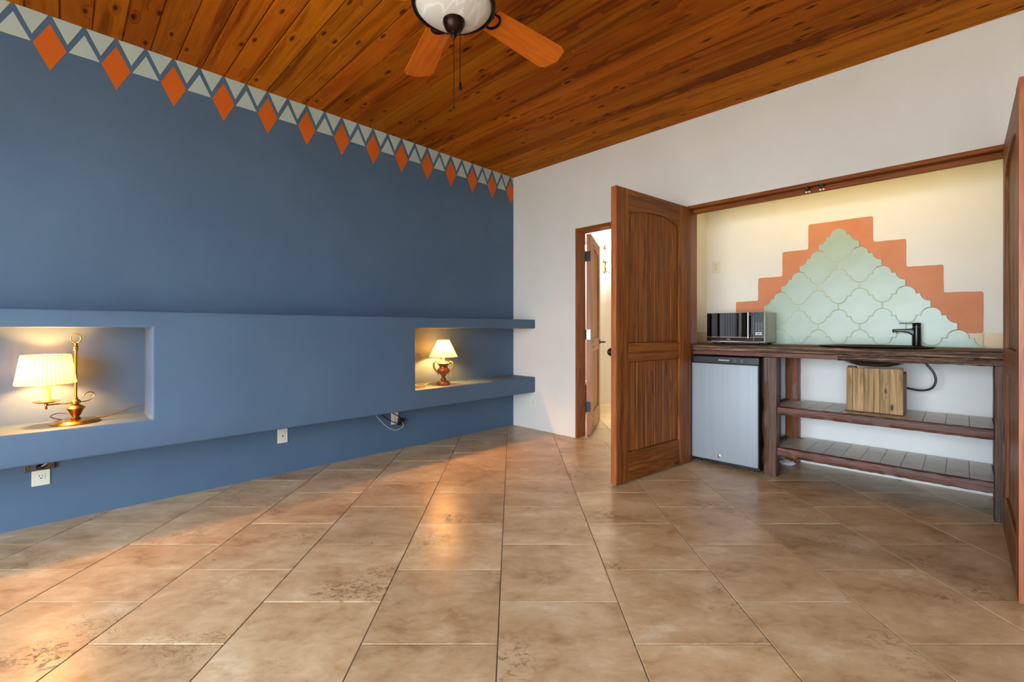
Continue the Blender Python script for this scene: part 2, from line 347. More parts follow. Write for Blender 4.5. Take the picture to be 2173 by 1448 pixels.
# floor: grout bed with every stone tile on it, laid on the diagonal in running bond
floor = struct(box('floor', (-.1, RX + WT, RY - WT, BY1 + .1, -.06, -.0028), 'grout', bevel=0), 'diagonal travertine tile floor')
def clip(poly, f):
    out = []
    for a, b in zip(poly, poly[1:] + poly[:1]):
        fa, fb = f(a), f(b)
        if fa >= 0: out.append(a)
        if (fa >= 0) != (fb >= 0):
            t = fa / (fa - fb); out.append((a[0] + (b[0] - a[0]) * t, a[1] + (b[1] - a[1]) * t))
    return out
def area(p): return abs(sum(a[0] * b[1] - b[0] * a[1] for a, b in zip(p, p[1:] + p[:1]))) / 2
S2 = math.sqrt(.5); TW, TD, GR = .457, .467, .0023
def lay(lims, lat0, dep0, mat, extra=None, stag=True):
    n = 0
    for i in range(-14, 15):
        for j in range(-10, 26):
            l0 = lat0 + i * TW; d0 = dep0 + j * TD + (TD / 2 if (i % 2 and stag) else 0)
            q = [(l0 + GR, d0 + GR), (l0 + TW - GR, d0 + GR), (l0 + TW - GR, d0 + TD - GR), (l0 + GR, d0 + TD - GR)]
            wq = [(CAM.x + S2 * (l - d), CAM.y + S2 * (l + d)) for l, d in q]
            lim = lims(wq)
            if lim is None: continue
            x0, x1, y0, y1 = lim
            for f in (lambda p: p[0] - x0, lambda p: x1 - p[0], lambda p: p[1] - y0, lambda p: y1 - p[1]):
                wq = clip(wq, f) if len(wq) > 2 else []
            if len(wq) < 3 or area(wq) < .0015: continue
            cx = sum(p[0] for p in wq) / len(wq); cy = sum(p[1] for p in wq) / len(wq)
            loc = [((p[0] - cx) * S2 + (p[1] - cy) * S2, -(p[0] - cx) * S2 + (p[1] - cy) * S2) for p in wq]
            dz = random.uniform(-.0004, .0004)
            ob = fin('tile', prism(loc, -.008, dz, 'z'), mat, floor, .0008, 1, edges=lambda bm: [e for e in bm.edges if all(v.co.z > -.004 for v in e.verts)])
            ob.location = (cx, cy, 0); ob.rotation_euler = (0, 0, PI / 4 + random.choice((0, PI)) * 0)
            n += 1
    return n
def main_lims(q):
    xs = [p[0] for p in q]; over = min(xs) < ALR and max(xs) > ALX
    return (0., RX, RY, ALY if over else .055)
nt = lay(main_lims, -.047, 1.736 - 4 * TD, 'travertine')
def bath_lims(q): return (BX0, BX1, .062, BY1)
nt2 = lay(bath_lims, .11, 1.52, 'travertine_pale', stag=False)
# ceiling: boards running along the white wall
bm = bmesh.new(); cv = []
for zt_ in (None, 2.86):
    cv.append([bm.verts.new((x, y, zt_ or zc(x, y) + .0115)) for x, y in ((-WT, RY - WT), (RX + WT, RY - WT), (RX + WT, WT), (-WT, WT))])
bm.faces.new(cv[0]); bm.faces.new(cv[1])
for k in range(4): bm.faces.new((cv[0][k], cv[0][(k + 1) % 4], cv[1][(k + 1) % 4], cv[1][k]))
ceiling = struct(fin('ceiling', bm, 'ceiling_wood'), 'stained knotty tongue and groove plank ceiling')
ys = [0.0]; y = -.0245
while y > RY: ys.append(y); y -= .13
ys.append(RY)
for a, b in zip(ys, ys[1:]):
    bm = bmesh.new(); g = .0036 if a - b > .03 else .0008; R_ = []
    cy = (a + b) / 2
    for x in (0., RX / 2, RX):
        pr = ((b + .0026, .012), (b + .0026, .006), (b + g + .001, 0), (a - g - .001, 0), (a - .0026, .006), (a - .0026, .012))
        R_.append([bm.verts.new((x, yy - cy, zc(x, yy) + dz)) for yy, dz in pr])
    for p, q in zip(R_, R_[1:]):
        for k in range(6): bm.faces.new((p[k], p[(k + 1) % 6], q[(k + 1) % 6], q[k]))
    bm.faces.new(R_[0]); bm.faces.new(R_[-1])
    fin('plank', bm, 'ceiling_wood', ceiling, loc=(0, cy, 0))
# built-in niche ledge on the blue wall
LX = .322
us = [RY, -4.75, -3.172, -1.466, 0]; vz = [.39, .552, 1.062, 1.155]
bm = voxels(us, vz, lambda i, j: not (j == 1 and i in (1, 3)), 0, LX, 'x')
def ledge_edges(bm):
    return [e for e in bm.edges if e.calc_face_angle(0) > .5 and not all(v.co.x < 1e-5 for v in e.verts) and not all(v.co.y > -1e-5 for v in e.verts) and not all(v.co.y < RY + 1e-5 for v in e.verts)]
fin('niche_ledge', bm, 'blue_paint', wall_left, bevel=.013, seg=3, smooth=40, edges=ledge_edges)
# painted frieze: thin paint shapes, each a piece of its own
def paint(name, pts, mat):
    pts = [(min(y, -.0005), z) for y, z in pts]
    p = pts
    if area(p) < 1e-4: return
    fin(name, prism(p, 0, .0012, 'x'), mat, wall_left)
def poly_cut(p): return clip(p, lambda q: -q[0] - .0005)
PP = .1356
for k in range(-16, 30):
    y = -3.572 + PP * k
    if y < RY + .1: continue
    c = zc(0, y)
    if y - .07 < 0:
        if k % 2 == 0:
            q = poly_cut([(y, c - .043), (y + .0645, c - .169), (y, c - .298), (y - .0645, c - .169)])
            if len(q) > 2: paint('frieze_diamond', q, 'orange_paint')
        else:
            q = poly_cut([(y, c - .043), (y + .0635, c - .168), (y - .0635, c - .168)])
            if len(q) > 2: paint('frieze_triangle', q, 'sage_paint')
        q = poly_cut([(y + .007, c - .0005), (y + PP - .007, c - .0005), (y + PP / 2, c - .128)])
        if len(q) > 2: paint('frieze_triangle', q, 'sage_paint')
# windows behind the camera
def window(n, plane, a0, a1, z0, z1, ax, nm, label):
    root = thing('window_%d' % n, label, None, kind='structure')
    d0, d1 = plane - .05, plane + .0
    def bxx(u0, u1, w0, w1, e0=d0, e1=d1): return (u0, u1, e0, e1, w0, w1) if ax == 'y' else (e0, e1, u0, u1, w0, w1)
    fr = [bxx(a0, a0 + .05, z0, z1), bxx(a1 - .05, a1, z0, z1), bxx(a0 + .05, a1 - .05, z0, z0 + .05), bxx(a0 + .05, a1 - .05, z1 - .05, z1)]
    fin('window_frame', B(*fr), 'frame_wood_up', root)
    step = (a1 - a0 - .1) / nm
    for i in range(nm):
        u0 = a0 + .05 + step * i
        if i: box('mullion', bxx(u0 - .03, u0 + .03, z0 + .05, z1 - .05), 'frame_wood_up', root)
        box('pane', bxx(u0 + (.03 if i else 0), u0 + step - (.03 if i < nm - 1 else 0), z0 + .05, z1 - .05, plane - .03, plane - .026), 'window_glass', root, bevel=0)
window(1, RY - .05, *WIN1, 'y', 4, 'wooden glass doors in the white rear wall')
def curtain(x0, x1, lab):
    bm = bmesh.new(); n = 60; rows = []
    for z in (.03, 1.2, 2.25):
        rows.append([bm.verts.new((x0 + (x1 - x0) * i / n, RY + .08 + .028 * math.sin(i * .95) * (1 if z < 2 else .7), z)) for i in range(n + 1)])
    for p, q in zip(rows, rows[1:]):
        for i in range(n): bm.faces.new((p[i], p[i + 1], q[i + 1], q[i]))
    root = thing('curtain', lab, 'curtain', ((x0 + x1) / 2, RY + .08, .03)); o = fin('cloth', bm, 'curtain_cloth', root, smooth=True); o.location = -root.location
    o2 = fin('rod', tube([(x0 - .08, RY + .08, 2.27), (x1 + .08, RY + .08, 2.27)], .012), 'iron', root); o2.location = -root.location
curtain(.18, 1.02, 'white pleated curtain drawn aside at the glass doors, nearest the blue wall')
curtain(4.8, 5.5, 'white pleated curtain drawn aside at the glass doors, far from the blue wall')
struct(box('ground_outside', (-30, 36, -36, 30, -.4, -.3), 'ext_ground', bevel=0), 'pale ground outside the windows')

# ------------------------------------------------------------------ doors and timber trim
def leaf(root, W, H, t, face, mats, studs=False):
    """plank door: x from the hinge to the free edge, y from 0 to t (face = side seen), stiles, rails, arch, boards"""
    mv, mc, me_ = mats; s0, s1 = .150, W - .13; y0, y1 = (0, t) if t > 0 else (t, 0)
    box('stile', (0, s0, y0, y1, 0, H), mv, root); box('stile', (s1, W, y0, y1, 0, H), mv, root)
    box('middle_rail', (s0, s1, y0 + .001, y1 - .001, .82, .947), mc, root); box('bottom_rail', (s0, s1, y0 + .001, y1 - .001, 0, .195), mc, root)
    mid = (s0 + s1) / 2; half = (s1 - s0) / 2; arc = [(mid + half * math.cos(a), 1.795 + .088 * math.sin(a)) for a in [PI * i / 20 for i in range(21)]]
    fin('arched_rail', prism([(s0, H), (s0, 1.795)] + arc[::-1][1:-1] + [(s1, 1.795), (s1, H)], y0 + .001, y1 - .001, 'y'), mc, root, .0025, 2)
    n = 6; pw = (s1 - s0) / n
    for i in range(n):
        for (za, zb) in ((.195, .82), (.947, 1.883)):
            x = s0 + pw * i
            box('board', (x + .002, x + pw - .002, y0 + .013, y1 - .013, za, zb), mv, root, .006)
def knob(root, x, y, z, sgn, mat='iron'):
    o = fin('door_knob', lathe([(.0, 0), (.024, 0), (.024, .005), (.009, .008), (.009, .035), (.022, .042), (.028, .055), (.022, .068), (.0, .072)], 20), mat, root, smooth=True)
    o.location = (x, y, z); o.rotation_euler = (-PI / 2 * sgn, 0, 0)
A1, E1 = Vector((1.985, -.015, 0)), Vector((1.874, -.912, 0)); d1 = (E1 - A1)
DM = ('door_wood', 'door_wood_cross', 'door_edge_wood')
door2 = thing('door_2', 'open stained plank door with an arched panel, beside the bathroom doorway', None, (A1.x, A1.y, .01), math.atan2(d1.y, d1.x), kind='structure')
leaf(door2, .903, 2.005, -.045, 0, DM); box('edge_strip', (.903, .9045, -.0445, -.0005, 0, 2.005), 'door_edge_wood', door2, 0); knob(door2, .84, -.045, .885, -1)
for z in (.25, 1.0, 1.78): fin('hinge', lathe([(.008, -.05), (.008, .05)], 12), 'hinge_metal', door2, loc=(-.007, -.05, z))
door3 = thing('door_3', 'open stained plank door with an arched panel at the faucet end of the counter', None, (3.657, -.018, .01), -PI / 2, kind='structure')
leaf(door3, .935, 2.0, .045, 0, DM); box('edge_strip', (.935, .9365, .0005, .0445, 0, 2.0), 'door_edge_wood', door3, 0); knob(door3, .87, .045, .885, 1)
for z in (.25, 1.0, 1.78): fin('hinge', lathe([(.008, -.05), (.008, .05)], 12), 'hinge_metal', door3, loc=(-.007, .05, z))
# alcove frame
tr = thing('trim_1', 'dark stained timber frame round the kitchenette opening', None, kind='structure')
x0, x1, zt = OP2[0], OP2[1], OP2[2]
box('head_board', (x0, x1, .002, WT - .002, zt - .026, zt), 'frame_wood', tr); box('head_stop', (x0 + .02, x1 - .02, .055, .085, zt - .058, zt - .026), 'frame_wood', tr)
box('jamb_board', (x0, x0 + .02, .002, WT - .002, 0, zt - .026), 'frame_wood_up', tr); box('jamb_board', (x1 - .02, x1, .002, WT - .002, 0, zt - .026), 'frame_wood_up', tr)
for i, x in enumerate((2.765, 2.845)):
    c = thing('door_catch', 'small black door catch with two white rollers under the header board, %s' % ('on the microwave side' if i == 0 else 'on the faucet side'), 'catch', (x, .03, zt - .026), group='catches under the alcove header')
    box('catch_body', (-.014, .014, -.02, .012, -.016, 0), 'black_plastic', c, .002)
    for s in (-1, 1): fin('roller', lathe([(.0, -.004), (.006, -.003), (.006, .003), (0, .004)], 12), 'white_plastic', c, smooth=True, loc=(s * .0085, .018, -.026), rot=(PI / 2, 0, 0))
# bathroom door, frame and hinges
fr = thing('trim_2', 'dark stained timber frame of the bathroom doorway', None, kind='structure')
x0, x1, zt = OP1
box('jamb_board', (x0, x0 + .022, .004, WT, 0, zt), 'frame_wood_up', fr); box('jamb_board', (x1 - .022, x1, .004, WT, 0, zt), 'frame_wood_up', fr)
box('head_board', (x0 + .022, x1 - .022, .004, WT, zt - .03, zt), 'frame_wood', fr)
P0 = Vector((.871, .152, .012)); bd = Vector((-.456, .89, 0))
door1 = thing('door_1', 'honey coloured plank door standing open into the bathroom', None, P0, math.atan2(bd.y, bd.x), kind='structure')
leaf(door1, .735, 1.985, -.045, 1, ('bath_door_wood', 'bath_door_wood_cross', 'door_edge_wood'))
box('edge_band', (-.004, 0, -.045, 0, 0, 1.985), 'door_edge_wood', door1, 0)
for z, m in ((.275, 'hinge_metal'), (.99, 'satin_hinge'), (1.765, 'hinge_metal')):
    h = fin('hinge', B((-.007, -.0045, -.04, .004, z - .05, z + .05)), m, door1)
    fin('knuckle', lathe([(.0075, z - .05), (.0075, z + .05)], 12), 'hinge_metal', door1, loc=(-.008, .008, 0))
for z in (.05, .15, .86, .92, 1.86, 1.9, 1.95):
    for x in (.17, .59):
        fin('stud', lathe([(.0, 0), (.007, 0), (.006, .003), (0, .004)], 8), 'iron', door1, loc=(x, -.045, z), rot=(PI / 2, 0, 0))
lev = fin('lever_handle', tube([(.69, -.045, .9), (.69, -.095, .9), (.675, -.105, .9), (.60, -.105, .9)], .009), 'iron', door1, smooth=True)
fin('rosette', lathe([(.0, 0), (.026, 0), (.022, .008), (0, .009)], 20), 'iron', door1, loc=(.69, -.045, .9), rot=(PI / 2, 0, 0))

# ------------------------------------------------------------------ splashback on the alcove wall
WY = ALY
sx = [(2.114, 1.03), (2.114, 1.291), (2.29, 1.293), (2.292, 1.483), (2.47, 1.483), (2.472, 1.68), (2.65, 1.68), (2.652, 1.874), (3.048, 1.872), (3.05, 1.684), (3.228, 1.682), (3.23, 1.486), (3.416, 1.484), (3.417, 1.297), (3.60, 1.295), (3.60, 1.03)]
def rounded(poly, r, n=4, jit=.0015):
    out = []
    for i, p in enumerate(poly):
        a, b, c = Vector(poly[i - 1]), Vector(p), Vector(poly[(i + 1) % len(poly)])
        u, v = (a - b), (c - b); rr = min(r, u.length * .45, v.length * .45); u.normalize(); v.normalize()
        for k in range(n + 1):
            t = k / n; q = (1 - t) ** 2 * (b + u * rr) + 2 * t * (1 - t) * b + t * t * (b + v * rr); out.append((q.x, q.y))
        L = (c - b).length
        for k in range(1, 5): q = b + v * (rr + (L - 2 * rr) * k / 5); out.append((q.x + random.uniform(-jit, jit), q.y + random.uniform(-jit, jit)))
    return out
fin('stepped_plaster', prism(rounded(sx, .014), WY - .007, WY, 'y'), 'terracotta_plaster', wall_alcove, .002, 2, edges=lambda bm: [e for e in bm.edges if all(v.co.y < WY - .005 for v in e.verts)])
HX, HZ, PZ = .1275, .07625, .1525
def lantern():
    q = []; r, zc_ = .05203, .07797
    for i in range(8): a = PI / 2 - (PI / 2 + .033) * i / 7; q.append((r * math.cos(a), zc_ + r * math.sin(a)))
    q = q + [(HX - x, 2 * HZ - z) for x, z in q[::-1]]      # point symmetric quarter
    right = q + [(x, -z) for x, z in q[::-1]]
    return right + [(-x, z) for x, z in right[::-1][1:-1]]
LT = lantern(); tile_me = {}
for row in range(6):
    for k in range(row + 1):
        cx, cz = 2.8465 + (k - row / 2) * 2 * HX * 1.003, 1.682 - row * PZ
        pts = [(x * .988, z * .988) for x, z in LT]
        key = row == 5
        if key: pts = clip(pts, lambda p: p[1] - (.934 - cz))
        if key not in tile_me:
            o = fin('lantern_tile', prism(pts, -.0165, -.004, 'y'), 'sage_glaze', wall_alcove, .0025, 2, edges=lambda bm: [e for e in bm.edges if all(v.co.y < -.015 for v in e.verts)], loc=(cx, WY, cz)); tile_me[key] = o.data
        else: link('lantern_tile', tile_me[key], None, wall_alcove, (cx, WY, cz))
fin('grout_bed', prism([(2.8465, 1.765), (3.53, .934), (2.163, .934)], WY - .0145, WY, 'y'), 'tile_grout', wall_alcove)
for i, (a, b) in enumerate(((3.345, 3.47), (3.473, 3.60), (3.603, 3.735))): box('border_tile', (a, b, WY - .006, WY, .934, 1.028), 'travertine_pale', wall_alcove)
for i in range(4): box('border_tile', (ALX + .003 + .1 * i, ALX + .1 + .1 * i, WY - .006, WY, .934, 1.028), 'travertine_pale', wall_alcove)
for i in range(5): box('border_tile', (ALX, ALX + .006, .142 + .095 * i, .235 + .095 * i, .934, 1.028), 'travertine_pale', bpy.data.objects['wall_alcove_left'])

# ------------------------------------------------------------------ kitchenette
CZ = .932
wt = thing('worktop', 'thick weathered dark timber worktop along the kitchenette', 'worktop', (2.8, .33, .852))
def L(o, root): o.location = -root.location; return o
ys_ = [.045, .1415, .30, .43, .612]
cut = fin('cutter', lathe([(.25, -.2), (.25, .2)], 48, ell=.815), None, loc=(3.085, .315, CZ))
for i in range(4):
    pl = L(fin('plank', rough_box((ALX + .008 if i else OP2[0] + .022, 3.675, ys_[i] + .0005, ys_[i + 1] - .0005, .888, CZ - (.0 if i else .001)), 'x', 46, .0025 if i == 0 else .0008), 'old_wood', wt, smooth=40), wt)
    md = pl.modifiers.new('sink_hole', 'BOOLEAN'); md.operation = 'DIFFERENCE'; md.object = cut; md.solver = 'EXACT'
    bpy.context.view_layer.update()
    me = bpy.data.meshes.new_from_object(pl.evaluated_get(bpy.context.evaluated_depsgraph_get())); pl.modifiers.clear(); pl.data = me
bpy.data.objects.remove(cut)
L(fin('front_board', rough_box((OP2[0] + .022, 2.93, .052, .10, .853, .8885), 'x', 30, .002), 'rail_wood', wt, smooth=40), wt)
L(fin('front_board', rough_box((2.932, 3.675, .046, .10, .850, .8885), 'x', 30, .0045), 'old_wood', wt, smooth=40), wt)
st = thing('timber_stand', 'dark timber stand with two tiled shelves under the worktop', 'shelf', (3.07, .33, 0))
PX0, PX1 = 2.482, 2.57
for b in ((PX0, PX1, .08, .155), (3.628, 3.675, .075, .155), (2.512, 2.60, .53, .612), (3.64, 3.73, .53, .612)):
    L(fin('post', rough_box((b[0], b[1], b[2], b[3], 0, .849 if b[2] < .3 else .885), 'z', 16, .0015), 'frame_wood_up' if b[0] == 2.512 else 'old_wood_up', st, smooth=40), st)
for z0, z1 in ((.443, .50), (.148, .208)):
    L(fin('front_rail', rough_box((PX1 + .001, 3.627, .085, .13, z0, z1), 'x', 40, .0025), 'rail_wood', st, smooth=40), st)
    L(fin('side_rail', rough_box((PX0 + .02, PX0 + .06, .156, .529, z0, z1 + .004), 'y', 10, .0015), 'old_wood_side', st, smooth=40), st)
    L(fin('shelf_board', B((PX1 - .02, 3.63, .131, .60, z1 - .03, z1 - .012)), 'old_wood', st), st)
    x = 2.53
    while x < 3.62:
        xa, xb = max(x, PX0 + .062), min(x + .1005, 3.638)
        L(box('shelf_tile', (xa + .001, xb - .001, .132, .612 if xa > 2.6 or xb < 2.51 else .529, z1 - .012, z1 - .003), 'shelf_stone', st, .0012), st); x += .1005
# refrigerator
fx0, fx1 = 1.975, 2.468
fr = thing('mini_fridge', 'silver fronted under-counter refrigerator with a black top strip', 'refrigerator', ((fx0 + fx1) / 2, .3, 0))
L(box('cabinet', (fx0, fx1, .085, .585, .018, .845), 'black_plastic', fr, .004), fr)
dr = L(box('door', (fx0, fx1 - .006, .03, .08, .042, .79), 'stainless', fr, .008, 3, smooth=True), fr)
L(box('door_gasket', (fx0 + .004, fx1 - .004, .08, .085, .042, .845), 'slot_black', fr, 0), fr)
L(box('door_edge', (fx1 - .006, fx1, .034, .08, .042, .79), 'black_plastic', fr, .002), fr)
L(box('control_strip', (fx0, fx1, .032, .08, .792, .845), 'black_plastic', fr, .004, 2), fr)
L(box('kick_plate', (fx0, fx1, .06, .085, .018, .04), 'black_plastic', fr, .002), fr)
tm = text_mesh('FRIGIDAIRE', .0155); o = link('lettering', tm, 'white_button', fr); o.rotation_euler = (PI / 2, 0, 0); o.location = Vector((2.224, .0312, .817)) - fr.location
for x in (2.292, 2.303, 2.344, 2.354): L(fin('strip_mark', B((x, x + (.006 if x in (2.303, 2.344) else .003), .0312, .032, .806, .829)), 'chrome', fr), fr)
o = fin('lock', lathe([(.0, 0), (.012, 0), (.0115, .004), (.007, .005), (.006, .002), (0, .002)], 20), 'chrome', fr, smooth=True); o.location = Vector((2.19, .03, .083)) - fr.location; o.rotation_euler = (PI / 2, 0, 0)
for x in (fx0 + .04, fx1 - .04):
    for y in (.11, .55): o = fin('foot', lathe([(.016, 0), (.016, .018)], 12), 'black_plastic', fr); o.location = Vector((x, y, 0)) - fr.location
# microwave
mw = thing('microwave', 'small countertop microwave oven with a mirror-dark door and steel handle', 'microwave', (2.21, .44, CZ))
X0, X1, Yf, Yb, Z0, Z1 = 1.99, 2.43, .29, .588, .947, 1.188
L(box('casing', (X0, X1, Yf + .02, Yb, Z0, Z1), 'silver_plastic', mw, .004, 2), mw)
L(box('side_panel', (X1, X1 + .0015, Yf + .07, Yb - .03, Z0 + .03, Z1 - .03), 'silver_plastic', mw, .0007), mw)
L(box('door', (X0 + .003, 2.333, Yf, Yf + .02, Z0 + .045, Z1 - .004), 'dark_glass', mw, .003, 2), mw)
L(box('control_panel', (2.357, X1 - .004, Yf, Yf + .02, Z0 + .045, Z1 - .004), 'black_plastic', mw, .002), mw)
L(box('handle_recess', (2.334, 2.356, Yf + .006, Yf + .02, Z0 + .045, Z1 - .004), 'black_plastic', mw, 0), mw)
L(box('lower_panel', (X0 + .003, X1 - .004, Yf + .001, Yf + .02, Z0 + .012, Z0 + .042), 'bronze', mw, .002), mw)
L(box('trim_strip', (X0 + .003, X1 - .004, Yf - .001, Yf + .018, Z0 + .041, Z0 + .0455), 'chrome', mw, .001), mw)
L(box('trim_strip', (X0, X1, Yf - .001, Yf + .02, Z0 + .006, Z0 + .012), 'chrome', mw, .001), mw)
L(box('trim_strip', (X0 + .002, X1 - .001, Yf - .001, Yf + .02, Z1 - .004, Z1), 'chrome', mw, .001), mw)
L(box('trim_strip', (2.352, 2.357, Yf - .002, Yf + .01, Z0 + .014, Z1 - .004), 'chrome', mw, .001), mw)
L(box('trim_strip', (X1 - .004, X1, Yf - .001, Yf + .02, Z0 + .012, Z1 - .004), 'chrome', mw, .001), mw)
hd = L(fin('handle', tube([(2.322, Yf - .028, Z0 + .036), (2.322, Yf - .028, Z1 - .004)], .0055, 12), 'chrome', mw, smooth=True), mw)
for z in (Z0 + .055, Z1 - .022): L(fin('handle_mount', tube([(2.322, Yf - .026, z), (2.342, Yf + .004, z)], .005, 10), 'chrome', mw, smooth=True), mw)
for r_, (n, wd, z) in enumerate(((3, .0135, Z0 + .075), (2, .021, Z0 + .062))):
    for i in range(n):
        x = 2.366 + i * (.0165 if n == 3 else .0255); L(box('button', (x, x + wd, Yf - .001, Yf + .002, z, z + .008), 'white_button', mw, .001), mw)
for i in range(3):
    for j in range(6): x = 2.370 + i * .0185; z = Z0 + .095 + j * .0115; L(box('key_mark', (x, x + .005, Yf - .0006, Yf, z, z + .004), 'cord_grey', mw, 0), mw)
o = link('lettering', text_mesh('OAO', .011), 'chrome', mw); o.rotation_euler = (PI / 2, 0, 0); o.location = Vector((2.165, Yf + .0005, Z0 + .026)) - mw.location
for x in (X0 + .04, X1 - .04):
    for y in (Yf + .06, Yb - .04): o = fin('foot', lathe([(.012, 0), (.014, .015)], 12), 'black_plastic', mw); o.location = Vector((x, y, CZ)) - mw.location
# sink, faucet, hose, box
sk = thing('sink', 'shallow oval dark bronze sink basin set into the worktop', 'sink', (3.085, .315, CZ))
fin('rim', lathe([(.30, .004), (.306, .008), (.303, .0125), (.285, .013), (.26, .009), (.245, .001)], 56, ell=.815, close=False), 'copper_dark', sk, smooth=True)
fin('basin', lathe([(.2452, .0015), (.232, -.02), (.20, -.065), (.15, -.105), (.08, -.124), (.0, -.128)], 56, ell=.815, close=False), 'copper_dark', sk, smooth=True)
fin('drain', lathe([(.0, 0), (.022, 0), (.02, .003), (0, .004)], 20), 'bronze', sk, loc=(0, 0, -.1275), smooth=True)
fc = thing('faucet', 'glossy black single lever faucet behind the sink', 'faucet', (3.288, .535, CZ))
fin('body', lathe([(.0, 0), (.027, 0), (.027, .004), (.0245, .012), (.022, .118), (.0225, .135), (.0, .136)], 24), 'black_metal', fc, smooth=True)
bm = bmesh.new(); rings = []
for x, zb, zt, hw in ((.0, .052, .128, .017), (-.02, .078, .126, .017), (-.04, .093, .124, .0165), (-.07, .101, .122, .016), (-.11, .105, .121, .0155), (-.125, .101, .1205, .015)):
    rings.append([bm.verts.new((x, s * hw, z)) for s, z in ((-1, zb), (1, zb), (1, zt), (-1, zt))])
for p, q in zip(rings, rings[1:]):
    for k in range(4): bm.faces.new((p[k], p[(k + 1) % 4], q[(k + 1) % 4], q[k]))
bm.faces.new(rings[0]); bm.faces.new(rings[-1])
fin('spout', bm, 'black_metal', fc, .004, 2, smooth=True)
fin('aerator', lathe([(.011, 0), (.011, .008)], 16), 'chrome', fc, loc=(-.112, 0, .094))
fin('lever_cap', lathe([(.0, .137), (.0215, .137), (.022, .161), (.02, .164), (.0, .165)], 24), 'black_metal', fc, smooth=True)
box('lever', (-.09, -.005, -.009, .009, .158, .164), 'black_metal', fc, .002, 2)
wb = thing('wooden_box', 'reclaimed plank box standing on the upper shelf under the sink', 'box', (3.09, .39, .497))
bx0, bx1, by0, by1, bz = 2.945, 3.24, .262, .50, .4975
wds = [.034, .062, .052, .03, .05, .067]; x = bx0
for i, wd in enumerate(wds): L(box('front_plank', (x + .0006, x + wd - .0006, by0 - random.uniform(0, .0012), by0 + .02, bz, bz + .296 + random.uniform(-.002, .002)), 'reclaimed_wood', wb, .0015), wb); x += wd
for xs in ((bx0, bx0 + .02), (bx1 - .02, bx1)):
    y = by0 + .0205
    for wd in (.075, .07, .072): L(box('side_plank', (xs[0], xs[1], y, y + wd - .001, bz, bz + .268), 'reclaimed_wood', wb, .0015), wb); y += wd
L(box('back_plank', (bx0 + .0205, bx1 - .0205, by1 - .02, by1, bz, bz + .26), 'reclaimed_wood', wb, .0015), wb)
L(box('corner_post', (bx0 + .004, bx0 + .05, by0 + .022, by0 + .07, bz + .268, bz + .305), 'old_wood_up', wb, .002), wb)
L(box('corner_post', (bx1 - .05, bx1 - .004, by0 + .022, by0 + .07, bz + .268, bz + .302), 'reclaimed_wood', wb, .002), wb)
L(box('base_board', (bx0 - .003, bx1 + .003, by0 - .004, by0 + .03, bz, bz + .006), 'old_wood', wb, .001), wb)
hp = spline([(3.31, .50, .886), (3.335, .50, .83), (3.372, .50, .77), (3.383, .50, .715), (3.362, .50, .665), (3.31, .50, .647), (3.25, .50, .655), (3.242, .50, .66)], 8)
tag(fin('supply_hose', tube(hp, .0065, 10), 'black_plastic', smooth=True), 'black supply hose looping from the worktop to the wooden box', 'hose')
# crumpled bag on the floor
bm = bmesh.new(); bmesh.ops.create_icosphere(bm, subdivisions=3, radius=1)
for v in bm.verts:
    n = v.co.copy(); k = 1 + .28 * math.sin(7 * n.x + 3 * n.y) * math.cos(6 * n.y - 4 * n.z) + random.uniform(-.09, .09)
    v.co = Vector((n.x * .05 * k, n.y * .04 * k, max(-.0, .013 + n.z * .022 * k)))
tag(fin('plastic_bag', bm, 'plastic_bag', loc=(2.54, .475, 0)), 'crumpled clear plastic bag on the floor behind the stand post', 'bag')
# light strip behind the alcove header
ls = thing('strip_light', 'warm strip light mounted behind the alcove header', 'light', (2.83, .17, 2.16))
box('housing', (-.75, .75, -.03, .03, .0, .03), 'white_plastic', ls, .003)
box('diffuser', (-.74, .74, -.022, .022, -.008, 0), 'strip_glow', ls, .002)

# ------------------------------------------------------------------ outlets and wires
def outlet(label, loc, rz, kind, horizontal=False, group='wall plates'):
    """plate facing local -y, centred at loc"""
    r = thing('wall_outlet' if kind != 'jack' else 'phone_jack', label, 'outlet', loc, rz, group)
    hw, hh = (.057, .035) if horizontal else (.035, .0515)
    box('cover_plate', (-hw, hw, -.006, 0, -hh, hh), 'white_plastic', r, .003, 2)
    if kind == 'jack':
        box('insert', (-.017, .017, -.0075, -.006, -.033, .033), 'white_plastic', r, .0006); box('socket', (-.005, .005, -.008, -.0075, -.006, .004), 'slot_black', r, 0); return r
    cs = ((0, .017), (0, -.017)) if not horizontal else ((-.019, 0), (.019, 0))
    if kind == 'single': cs = ((0, -.004),)
    for cx, cz in cs:
        rc = box('receptacle', (cx - .0165, cx + .0165, -.0078, -.006, cz - .0145, cz + .0145), 'white_plastic', r, .001)
        for q in ((cx - .0075, cz + .001, cx - .0045, cz + .009), (cx + .0045, cz + .001, cx + .0075, cz + .008), (cx - .003, cz - .010, cx + .003, cz - .005)):
            box('slot', (q[0], q[2], -.0081, -.0077, q[1], q[3]), 'slot_black', r, 0)
    fin('screw', lathe([(.0, 0), (.003, 0), (0, .001)], 8), 'chrome', r, loc=(0, -.0061, 0 if kind != 'single' else -.028), rot=(PI / 2, 0, 0))
    return r
RB = PI / 2
outlet('white outlet plate on the blue wall under a brown power strip', (0, -3.606, .264), RB, 'single')
outlet('white phone jack plate on the blue wall under the middle of the ledge', (0, -2.389, .276), RB, 'jack')
outlet('white outlet plate with black plugs and wires on the blue wall', (0, -1.473, .277), RB, 'duplex')
outlet('white outlet plate low on the white wall beside the blue ledge', (.299, 0, .288), 0, 'duplex')
outlet('cream outlet plate on the alcove wall above the microwave', (1.946, WY, 1.612), 0, 'duplex')
ps = thing('power_strip', 'brown metal power strip with a black plug fixed under the blue ledge', 'power strip', (.0, -3.61, .322))
